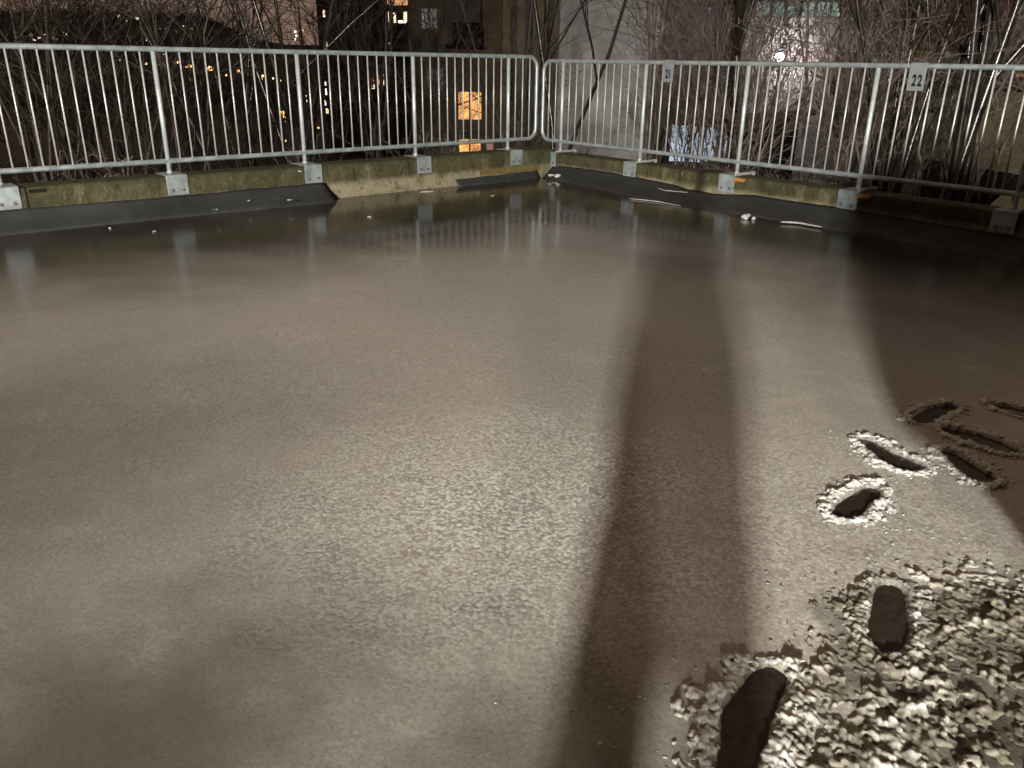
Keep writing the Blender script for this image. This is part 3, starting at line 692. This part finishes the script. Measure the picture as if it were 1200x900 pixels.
# leafless wood on the far hillside, one mass
mb = MB(); rg = random.Random(77)
for i in range(9000):
    a_ = R(rg.uniform(56, 86)); r = 240+560*rg.random()**.8; x, y = CAM.x+r*math.cos(a_), CAM.y+r*math.sin(a_); z = terr(x, y)
    if mnoise.noise((x*.02, y*.02, 0)) < -.15 and r < 700: continue
    h = rg.uniform(3, 8)*(.5+.7*abs(mnoise.noise((a_*40, r*.01, 3))))*(.3+.7*smooth(R(65.5), R(68), a_)); w_ = rg.uniform(.25, .7); lx = rg.gauss(0, 1.8); tx = Vector((-math.sin(a_), math.cos(a_), 0)); b_ = Vector((x, y, z-.5)); tp = b_+Vector((rg.gauss(0, 1), rg.gauss(0, 1), h))+tx*lx
    q1 = Vector((math.cos(a_), math.sin(a_), 0))*w_
    mb.add([b_-tx*w_, b_+tx*w_, b_+q1, tp], [(0, 1, 3), (1, 2, 3), (2, 0, 3)])
tag(mb.build('leafless_wood', simple('far_wood', (.035, .027, .02), (.13, .10, .076), .05, .95)), 'leafless wood covering the far hillside on the left', 'wood', kind='stuff')
# small pine
q = far(286, 42); z = terr(q.x, q.y); t = empty('pine_tree', (q.x, q.y, z), 'small dark green pine standing among the bare trees on the left', 'tree')
H_ = 1.4+42*math.tan(R(2.1))-z; mb = MB(); mb.tube([(q.x, q.y, z-.1), (q.x, q.y, z+H_)], [.13, .02], 7); mb.build('trunk', BARK, t, True)
mb = MB(); rg = random.Random(3)
for i in range(2600):
    u = rg.random()**.8; zz = z+H_*(.2+.8*u); rad = (1-u)*1.9*(.55+.45*math.sin(u*26)**2)+.05; a = rg.uniform(0, 6.28); rr = rad*rg.random()**.5
    p = Vector((q.x+rr*math.cos(a), q.y+rr*math.sin(a), zz-.25*rr)); d = Vector((math.cos(a), math.sin(a), rg.uniform(-.3, .5))).normalized()*rg.uniform(.12, .3); s = d.cross(Vector((0, 0, 1))).normalized()*.05
    mb.add([p-s, p+s, p+d], [(0, 1, 2)])
mb.build('crown', simple('pine_needles', (.018, .028, .014), (.05, .065, .03), 3, .8), t)

# ------------------------------------------------------------------ buildings
class Bld:
    """box building whose front runs from photo column xa to xb at distances da, db"""
    def __init__(s, name, xa, da, xb, db, z1, depth, label, wallmat, cat='building', z0=None):
        A = far(xa, da); B = far(xb, db); A.z = 0; B.z = 0; s.A = A; s.u = (B-A).normalized(); s.w = (B-A).length
        s.n = Vector((-s.u.y, s.u.x, 0))                      # away from the camera
        if s.n.dot(A-CAM) < 0: s.n = -s.n
        s.z0 = (min(terr(A.x, A.y), terr(B.x, B.y))-1) if z0 is None else z0; s.z1 = z1
        s.t = empty(name, (A.x, A.y, s.z0), label, cat); s.M = Matrix.Translation(A) @ Matrix(((s.u.x, s.n.x, 0, 0), (s.u.y, s.n.y, 0, 0), (0, 0, 1, 0), (0, 0, 0, 1)))
        mb = MB(); mb.box((0, 0, s.z0), (s.w, depth, z1), s.M); s.wall = mb.build('wall', wallmat, s.t)
    def loc(s, px, py):
        """metres along the front and height for a photo point"""
        d = ray(px, py); o = s.A-CAM; k = (o.x*s.n.x+o.y*s.n.y)/(d.x*s.n.x+d.y*s.n.y); p = CAM+d*k
        return (p-s.A).dot(s.u), p.z
    def rect(s, x0, y0, x1, y1):
        a, zt = s.loc(x0, y0); b, zb = s.loc(x1, y1); return a, b, zb, zt
    def part(s, name, px, out, inn, mat, parent=None):
        a, b, zb, zt = s.rect(*px); mb = MB(); mb.box((a, -out, zb), (b, inn, zt), s.M); o = mb.build(name, mat, s.t); return o
    def window(s, px, mat, fm, bars=1, fw_=.06):
        a, b, zb, zt = s.rect(*px); mb = MB()
        mb.box((a-fw_, -.08, zb-fw_), (b+fw_, .0, zb), s.M); mb.box((a-fw_, -.08, zt), (b+fw_, .0, zt+fw_), s.M); mb.box((a-fw_, -.08, zb), (a, 0, zt), s.M); mb.box((b, -.08, zb), (b+fw_, 0, zt), s.M)
        for i in range(1, bars+1):
            c = a+(b-a)*i/(bars+1); mb.box((c-.03, -.075, zb), (c+.03, -.004, zt), s.M)
        o = mb.build('window', fm, s.t)
        mb = MB(); mb.box((a, -.02, zb), (b, -.004, zt), s.M); p = mb.build('pane', mat, s.t)
        p.parent = o
        return o
FRAME = simple('window_frame', (.05, .045, .04), (.09, .08, .07), 4, .6)
k = N('dark_glass'); DGLASS = k.bsdf((.010, .009, .009), .25, 0, .2)
BROWN = simple('brown_render', (.075, .054, .032), (.11, .08, .05), .6, .9, .2)
BROWNL = simple('light_brown_render', (.12, .09, .057), (.16, .122, .08), .8, .9, .2)
TOWER = simple('tower_brick', (.022, .016, .011), (.036, .027, .019), 1, .9)
PALE = simple('pale_render', (.33, .31, .28), (.50, .47, .43), 1.4, .9, .3)
GREYW = simple('grey_brown_render', (.10, .088, .078), (.15, .13, .115), .4, .9, .2)
REDB = simple('red_brick', (.085, .035, .018), (.125, .055, .03), 2, .9, .3)
OLIVE = simple('olive_wall', (.16, .145, .085), (.22, .20, .125), .8, .9, .2)
CREAM = simple('cream_sheet', (.55, .50, .36), (.68, .63, .47), 2, .6)
DARK = simple('black_opening', (.004, .004, .004), (.008, .007, .006), 2, .95)
DKGREY = simple('dark_grey_panel', (.035, .033, .032), (.055, .052, .05), 1, .8)
ORANGE = emis('orange_lit_blind', (1., .44, .12), 1.45, .8, 3.2); WARM = emis('warm_lit_window', (1., .72, .42), 2.2, .5, 2.); HOT = emis('bright_lamp', (1., .9, .72), 5)
GREEN = emis('greenish_lit_window', (.50, .66, .56), .62, .5, .9); BLUE = emis('bluish_lit_pane', (.64, .79, 1.), .85, .6, 2.2)
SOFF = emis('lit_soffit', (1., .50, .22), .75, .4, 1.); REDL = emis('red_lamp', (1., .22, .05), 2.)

b1 = Bld('apartment_tower', 375, 58, 482, 54, 10.5, 14, 'dark apartment tower with a few lit balconies left of the brown block', TOWER)
b1.part('balcony_slab', (452, 28, 482, 32), 1.2, .0, DKGREY); b1.part('balcony_slab', (452, 52, 482, 57), 1.2, .0, DKGREY); b1.part('balcony_slab', (452, 78, 482, 83), 1.2, .0, DKGREY)
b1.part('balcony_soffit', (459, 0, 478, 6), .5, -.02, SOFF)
for px, m in (((473, 14, 478, 27), WARM), ((467, 24, 478, 27.5), HOT), ((455, 14, 458, 29), WARM), ((461, 15, 465, 29), WARM), ((378.5, 12, 382, 20), WARM), ((380, 49, 385, 59), WARM), ((456, 50, 459, 57), WARM), ((381, 96, 383, 100), HOT), ((381.5, 104, 384, 111), HOT), ((380, 118, 383, 124), HOT), ((382, 127, 386, 133), WARM), ((432, 91, 439, 97), REDL), ((433, 99, 440, 104), WARM), ((449, 86, 451, 100), WARM), ((443, 88, 446, 99), SOFF)):
    b1.window(px, m, FRAME, 0, .04)
for y in (8, 36, 62, 88, 112, 136):
    for x in (395, 412, 428): b1.window((x, y, x+9, y+14), DGLASS, FRAME, 1)
b2 = Bld('apartment_block', 480, 31.0, 652, 31.2, 11.8, 12, 'brown rendered apartment block with an orange lit window', BROWN)
for x in (589, 606, 625, 640): b2.part('pilaster', (x, -60, x+7, 190), .35, -.002, BROWNL)
for x0, x1 in ((528, 564),): 
    for y in (-40, 30, ): b2.part('balcony', (x0+2, y, x1, y+26), .9, .0, DKGREY if y < 0 else DARK)
b2.part('balcony', (530, 0, 562, 28), .9, 0, DKGREY); b2.part('ledge', (478.5, 48, 511, 61), .5, 0, DKGREY); b2.part('ledge', (522, 53, 566, 56), 1.1, 0, DARK)
for x0, y0, x1, y1 in ((597, 8, 604, 40), (614, 6, 623, 44), (633, 4, 639, 40), (591, 55, 603, 62), (612, 56, 622, 62), (494, 10, 512, 34), (500, 80, 520, 112), (598, 80, 606, 118), (618, 80, 628, 118)): b2.window((x0, y0, x1, y1), DGLASS, FRAME, 1)
b2.window((537, 107.5, 564, 140), ORANGE, FRAME, 1, .04); b2.window((538, 163, 563, 184), ORANGE, FRAME, 1); b2.window((570, 168, 578, 178), emis('dim_pink_light', (.75, .42, .34), .35), FRAME, 0)
b3 = Bld('pale_building', 640, 32.6, 770, 32.4, 9.0, 10, 'pale grey rendered building seen through the bare branches at the corner', PALE)
for x0, y0 in ((665, -30), (700, -30), (735, -30)): b3.window((x0, y0, x0+14, y0+22), DGLASS, FRAME, 1)
b4 = Bld('long_building', 756, 34, 1290, 29, 9.5, 12, 'long grey building with greenish lit windows and a bright white wall lamp', GREYW)
for i in range(6): b4.window((888+i*17.4, 3, 903+i*17.4, 19), GREEN, FRAME, 0, .05)
for i in range(4): b4.window((924+i*17.4, -18, 939+i*17.4, -2), GREEN, FRAME, 0, .05)
b4.window((856, 6, 884, 18), emis('dim_tan_light', (.6, .5, .36), .22), FRAME, 1)
b4.part('brick_band', (925, 62, 985, 74), .12, 0, simple('pinkish_brick', (.14, .10, .085), (.20, .15, .125), 4, .9, .3))
b4.part('brick_panel', (1088, -60, 1156, 62), .2, 0, REDB); b4.part('brick_panel', (1180, -60, 1290, 20), .2, 0, REDB)
b4.part('awning', (1082, 61, 1105, 73), 1.3, 0, simple('tan_awning', (.30, .19, .07), (.40, .26, .10), 3, .8)); b4.part('awning', (1110, 61, 1121, 68), .9, 0, simple('white_awning', (.6, .6, .58), (.7, .7, .68), 3, .7))
b4.window((1090, 84, 1106, 96), emis('dim_yellow_light', (.6, .42, .16), .25), FRAME, 0); b4.window((1112, 96, 1122, 106), emis('dim_blue_light', (.3, .36, .6), .2), FRAME, 0)
b4.window((1192, 86, 1215, 96), emis('dim_orange_light', (.8, .4, .15), .45), FRAME, 0); b4.window((1190, 0, 1215, 9), REDL, FRAME, 0)
for x0, y0, x1, y1 in ((838, 66, 850, 82), (842, 84, 862, 98), (815, 60, 826, 72), (816, 100, 834, 114), (868, 90, 874, 108)): b4.window((x0, y0, x1, y1), emis('faint_cool_light', (.45, .52, .62), .28, .6, 3.) if 'faint_cool_light' not in bpy.data.materials else bpy.data.materials['faint_cool_light'], FRAME, 0)
# glazed porch with bluish light
b5 = Bld('lit_porch', 780, 24, 872, 22.5, 0, 3, 'low porch with bluish white lit panes behind the branches below plate 21', DKGREY, 'porch', None)
b5.wall.data.transform(Matrix.Identity(4))
a, b, zb, zt = b5.rect(789, 146, 822, 193); c, _ = b5.loc(852, 180)
cz = b5.loc(852, 160)[1]; d_, dz = b5.loc(852, 182)
mb = MB(); poly = [(a, zb), (b, b5.loc(822, 190)[1]), (d_, dz), (c, cz), (b5.loc(838, 150)[0], b5.loc(838, 150)[1]), (a, zt)]
vs = [b5.M @ Vector((p[0], -.05, p[1])) for p in poly]+[b5.M @ Vector((p[0], -.004, p[1])) for p in poly]; n = len(poly)
mb.add(vs, [tuple(range(n)), tuple(range(2*n-1, n-1, -1))]+[(i, n+i, n+(i+1) % n, (i+1) % n) for i in range(n)]); mb.build('lit_pane', BLUE, b5.t)
zc = b5.loc(820, 136)[1]; b5.wall.scale.z = 1
for v in b5.wall.data.vertices:
    if v.co.z > 1.: v.co.z = zc-b5.z0
mb = MB(); mb.box((-.3, -.5, zc), (b5.w+.3, 3.3, zc+.15), b5.M); mb.build('roof', GREYW, b5.t)
# garage row on the right
b6 = Bld('garage', 1062, 21, 1300, 17, 0, 6, 'low olive garage with a black open bay below its wall on the far right', OLIVE, 'garage')
zc = b6.loc(1180, 104)[1]
for v in b6.wall.data.vertices:
    if v.co.z > 1.: v.co.z = zc-b6.z0
mb = MB(); mb.box((-.2, -.25, zc), (b6.w+.2, 6.2, zc+.18), b6.M); mb.build('roof', DKGREY, b6.t)
a, zt = b6.loc(1086, 186); b, _ = b6.loc(1290, 183); mb = MB(); mb.box((a, -.06, b6.z0), (b, -.003, zt), b6.M); mb.build('bay_shade', DARK, b6.t)  # black sheet on the wall stands in for the shade inside the bay
# cream roof of a shed just beyond the kerb
q0 = onz(1150, 247, -.35); t = empty('shed', (q0.x, q0.y, terr(q0.x, q0.y)-1), 'small shed with a cream flat roof just over the kerb at the right edge', 'shed')
P = [onz(1150, 249, -.35), onz(1175, 227, -.35), onz(1260, 219, -.35), onz(1280, 262, -.35)]
mb = MB(); mb.prism([p.xy for p in P], -.40, -.35); mb.build('roof', CREAM, t)
cx = sum((p.xy for p in P), Vector((0, 0)))/4; mb = MB(); mb.prism([(cx+(p.xy-cx)*.93) for p in P], terr(q0.x, q0.y)-1, -.40); mb.build('wall', OLIVE, t)

# far hillside lamps
LW = emis('lamp_white', (1., .86, .66), 3.2); LO = emis('lamp_orange', (1., .50, .16), 5.)
POLE = simple('lamp_pole', (.05, .05, .05), (.08, .08, .08), 3, .6)
def hill_hit(px, py):
    d = ray(px, py); h = math.hypot(d.x, d.y); r = 60
    while r < 900:
        p = CAM+d*(r/h)
        if terr(p.x, p.y) > p.z-3: return p, r
        r += 4
    p = CAM+d*(520/h); return p, 520
lw = [(140, 19, 1.3), (139, 20, .8), (161, 21, 1.2), (165, 28, .8), (187, 33, .9), (195, 33, 1), (206, 37, .8), (211, 31, .7), (215, 30, .7), (220, 33, 1), (225, 34, .8), (153, 47, .8), (171, 47, .7), (184, 48, .7), (99, 39, .7), (66, 45, 1), (63, 45, .8), (74, 37, .8), (77, 40, .8), (37, 42, 1.5), (40, 46, 1.2), (36, 47, 1.1), (51, 42, 1.7), (54, 45, 1.3), (46, 45, 1), (302, 36, .9), (310, 39, 1.3), (346, 37, .9), (355, 36, .8), (346, 46, .8), (347, 42, .8), (304, 45, .7), (81, 26, .7), (45, 68, .8), (81, 68, .9), (141, 70, .6), (193, 63, 1.2), (148, 24, .6), (205, 45, .6), (320, 92, .7), (341, 97, .7), (360, 118, 1.2), (359, 112, .7)]
lo = [(171, 75, 1), (187, 75, 1), (206, 75, 1.2), (208, 73, .9), (219, 78, 1.3), (223, 77, 1.2), (234, 80, 1.4), (246, 81, 2.1), (249, 80, 1.4), (222, 92, 1), (224, 94, .9), (236, 97, .9), (280, 84, 1.4), (265, 88, .8), (302, 88, .9), (306, 92, 1.3), (308, 89, .9), (328, 94, 1), (331, 132, 1.6), (333, 137, 1.4), (334, 143, 1.), (335, 165, 1.1), (373, 150, .8), (233, 83, .8)]
for L, mat, lab, gp in ((lw, LW, 'tiny white lamp on the far hillside', 'white lamps on the far hillside'), (lo, LO, 'tiny orange street lamp down in the valley', 'orange lamps in the valley')):
    gm = None
    for px, py, sz in L:
        if py < 60: p, r = hill_hit(px, py)
        elif py < 100: p, r = far(px, 56, py), 56
        else: p, r = far(px, 42, py), 42
        rad = .0014*r*sz
        t = empty('hillside_lamp', (p.x, p.y, p.z), lab, 'lamp', gp)
        mb = MB(); v, f_ = ICO[1]; mb.add([tuple(q*rad*np.array((1, 1, 1.1))+np.array(p)) for q in v], f_); mb.build('lantern', mat, t, True)
        zg = min(terr(p.x, p.y), p.z-rad-.5); mb = MB(); mb.tube([(p.x, p.y, zg), (p.x, p.y, p.z-rad*.8)], max(.05, rad*.15), 5); mb.build('pole', POLE, t)

# bright wall lamp on the long building
a, z = b4.loc(920, 67); p = b4.M @ Vector((a, -.45, z)); t = empty('wall_lamp', p, 'glaring white lamp on the long building just above the right railing', 'lamp')
mb = MB(); v, f_ = ICO[2]; mb.add([tuple(q*.15+np.array(p)) for q in v], f_); mb.build('lantern', emis('glaring_white', (.95, .92, 1.), 40), t, True)
mb = MB(); mb.tube([p+Vector((0, 0, .16)), p+Vector((0, 0, .28)), p+b4.n*.4+Vector((0, 0, .28))], .03, 8); mb.build('bracket', POLE, t)
def point(name, loc, power, col, rad, parent=None):
    ld = bpy.data.lights.new(name, 'POINT'); ld.energy = power; ld.color = col; ld.shadow_soft_size = rad
    o = bpy.data.objects.new(name, ld); COL.objects.link(o); o.location = loc
    if parent: o.parent = parent; o.location = Vector(loc)-parent.location
    return o
point('lamp_light', p-b4.n*.3, 600, (.93, .92, 1.), .18, t)

# ------------------------------------------------------------------ lit street lamps behind the photographer
def street_lamp(x, y, h, power, col, rad, label):
    t = empty('street_lamp', (x, y, 0), label, 'street lamp')
    d = Vector((CAM.x-x, CAM.y-y, 0)).normalized(); top = Vector((x, y, h+.25)); hd = top+d*.9
    mb = MB(); mb.tube([(x, y, 0), (x, y, h+.2)], [.09, .055], 10); mb.tube([(x, y, 0), (x, y, .5)], .13, 10); mb.build('pole', STEEL, t, True)
    mb = MB(); mb.tube([top-Vector((0, 0, .1)), top+d*.4+Vector((0, 0, .1)), hd], .035, 8); mb.build('arm', STEEL, t, True)
    mb = MB(); mb.tube([hd-d*.3, hd-d*.25, hd+d*.25, hd+d*.32], [.05, .13, .13, .05], 8); mb.build('lamp_head', POLE, t, True)
    mb = MB(); mb.box(hd+Vector((-.12, -.12, -.16)), hd+Vector((.12, .12, -.135))); mb.build('diffuser', emis('diffuser', (1., .9, .75), 20), t)
    point('lamp_light', hd-Vector((0, 0, .25)), power, col, rad, t)
street_lamp(-19.41, -17.15, 4.15, 31500, (1., .965, .885), .33, 'tall street lamp on the deck behind the photographer')
street_lamp(-17.6, -18.0, 4.1, 5200, (1., .93, .82), .33, 'second street lamp on the deck behind the photographer')

# ------------------------------------------------------------------ the van that shades the right side, and the photographer (both outside the frame)
def parked_car():
    x0, x1, yf, yb = -6.325, -4.35, -8.05, -12.4
    t = empty('parked_car', ((x0+x1)/2, yf-2, 0), 'dark tall car parked beside the photographer outside the picture', 'car')
    PAINT = simple('car_paint', (.03, .035, .045), (.04, .045, .055), 2, .3, 0, .5); mb = MB()
    secs = [(.03, .52, .04), (.20, .48, .04), (.36, .37, .04), (.45, .22, .04), (.54, .035, .04), (.65, .0, .08), (.8, .03, .12), (1.04, .17, .2), (1.5, .2, .3), (1.66, .26, .45), (1.80, .75, .9)]
    vs = []; m = 0
    for z, ix, iy in secs:
        a, b, c, d = x0+ix, x1-ix, yf-iy*.35, yb+iy*.35; r = .1+iy*.3
        ring = [(a, c-r), (a+r*.1, c-r*.3), (a+r*.5, c), (b-r, c), (b-r*.3, c-r*.3), (b, c-r), (b, d+r), (b-r, d), (a+r, d), (a, d+r)]; m = len(ring); vs += [(p[0], p[1], z) for p in ring]
    fs = [(i*m+k, i*m+(k+1) % m, (i+1)*m+(k+1) % m, (i+1)*m+k) for i in range(len(secs)-1) for k in range(m)]+[tuple(range(m)), tuple((len(secs)-1)*m+k for k in range(m-1, -1, -1))]
    mb.add(vs, fs); mb.build('body', PAINT, t)
    for x in (x0+.55, x1-.45):
        for y in (yf-.95, yb+.95):
            mb = MB(); mb.tube([(x-.11, y, .33), (x+.11, y, .33)], .33, 20); mb.build('wheel', INK, t)
    mb = MB(); mb.box((x0+.4, yf-.09, 1.1), (x1-.4, yf-.07, 1.5)); mb.build('rear_window', DGLASS, t)
parked_car()
def photographer():
    ang = YAW; f_ = Vector((math.cos(ang), math.sin(ang), 0)); r_ = Vector((math.sin(ang), -math.cos(ang), 0)); b = Vector((-7.826, -8.30, 0))
    t = empty('person', b, 'person in dark coat holding up a phone, standing at the camera outside the picture', 'person')
    def q(r, f, z): return b+r_*r+f_*f+Vector((0, 0, z))
    mb = MB()
    mb.tube([q(0, 0, z) for z in (.52, .6, .78, .95, 1.08, 1.2, 1.32, 1.41, 1.47, 1.52)], [.13, .20, .225, .24, .235, .215, .185, .14, .075, .06], 16)
    v, f4 = ICO[3]; mb.add([tuple(q(p[0]*.078, .03+p[1]*.095, 1.60+p[2]*.118)) for p in v], f4)
    for s in (-1, 1):
        g = 1 if s < 0 else .84
        mb.tube([q(.12*s, 0, .66), q(.13*s*(1 if s < 0 else .95), .02, .42), q(.138*s*g, 0, .10), q(.138*s*g, 0, .0)], [.105, .094*g, .08*g, .07], 12)
        mb.tube([q(.138*s*g, -.07, .045), q(.145*s*g, .05, .05), q(.15*s*g, .19, .035)], [.045, .055, .035], 10)
        mb.tube([q(.13*s, .02, 1.38), q(.16*s, .14, 1.16), q(.07*s, .25, 1.34), q(.05*s, .27, 1.40)], [.07, .058, .042, .035], 10)
        for k in range(5): mb.tube([q((.05-.012*k)*s, .265, 1.375+.008*k), q((.042-.02*k)*s, .285, 1.41+.004*k), q((.03-.02*k)*s, .28, 1.43)], [.009, .008, .006], 6)
    o = mb.build('body', simple('dark_coat', (.02, .02, .025), (.035, .035, .04), 9, .9), t)
    m = o.modifiers.new('fuse', 'REMESH'); m.mode = 'VOXEL'; m.voxel_size = .011; m.use_smooth_shade = True
    mb = MB(); c = CAM-fw*.03; 
    Mx = Matrix.Translation(c) @ Matrix(((rt2.x, up2.x, -fw.x, 0), (rt2.y, up2.y, -fw.y, 0), (rt2.z, up2.z, -fw.z, 0), (0, 0, 0, 1)))
    mb.box((-.035, -.12, .005), (.035, .03, .013), Mx); ph = mb.build('phone', INK, None, org=c); tag(ph, 'phone held up by the photographer outside the picture', 'phone')
photographer()

# ------------------------------------------------------------------ night sky with city glow
w = bpy.data.worlds.new('World'); sc.world = w; w.use_nodes = True; nt = w.node_tree; bg = nt.nodes['Background']
tc = nt.nodes.new('ShaderNodeTexCoord'); sx = nt.nodes.new('ShaderNodeSeparateXYZ'); cr = nt.nodes.new('ShaderNodeValToRGB')
nt.links.new(tc.outputs['Generated'], sx.inputs[0]); nt.links.new(sx.outputs['Z'], cr.inputs[0]); nt.links.new(cr.outputs[0], bg.inputs[0])
e = cr.color_ramp.elements; e[0].position = 0; e[0].color = (.21, .135, .10, 1); e[1].position = 1; e[1].color = (.26, .18, .125, 1)
q = e.new(.06); q.color = (.22, .145, .108, 1); q = e.new(.35); q.color = (.44, .31, .215, 1)
dp = nt.nodes.new('ShaderNodeVectorMath'); dp.operation = 'DOT_PRODUCT'; nt.links.new(tc.outputs['Generated'], dp.inputs[0]); dp.inputs[1].default_value = (math.cos(1.0), math.sin(1.0), 0)
mrn = nt.nodes.new('ShaderNodeMapRange'); nt.links.new(dp.outputs['Value'], mrn.inputs[0])
for i_, v_ in enumerate((-.25, .55, .05, 1.)): mrn.inputs[i_+1].default_value = v_
nt.links.new(mrn.outputs[0], bg.inputs[1])       # the city glow stands over the valley in front; the sky behind the deck is dark

# ------------------------------------------------------------------ render settings
sc.render.engine = 'CYCLES'; sc.view_settings.view_transform = 'Standard'; sc.view_settings.look = 'None'; sc.view_settings.exposure = 0; sc.view_settings.gamma = 1
sc.render.resolution_x = 1024; sc.render.resolution_y = 768
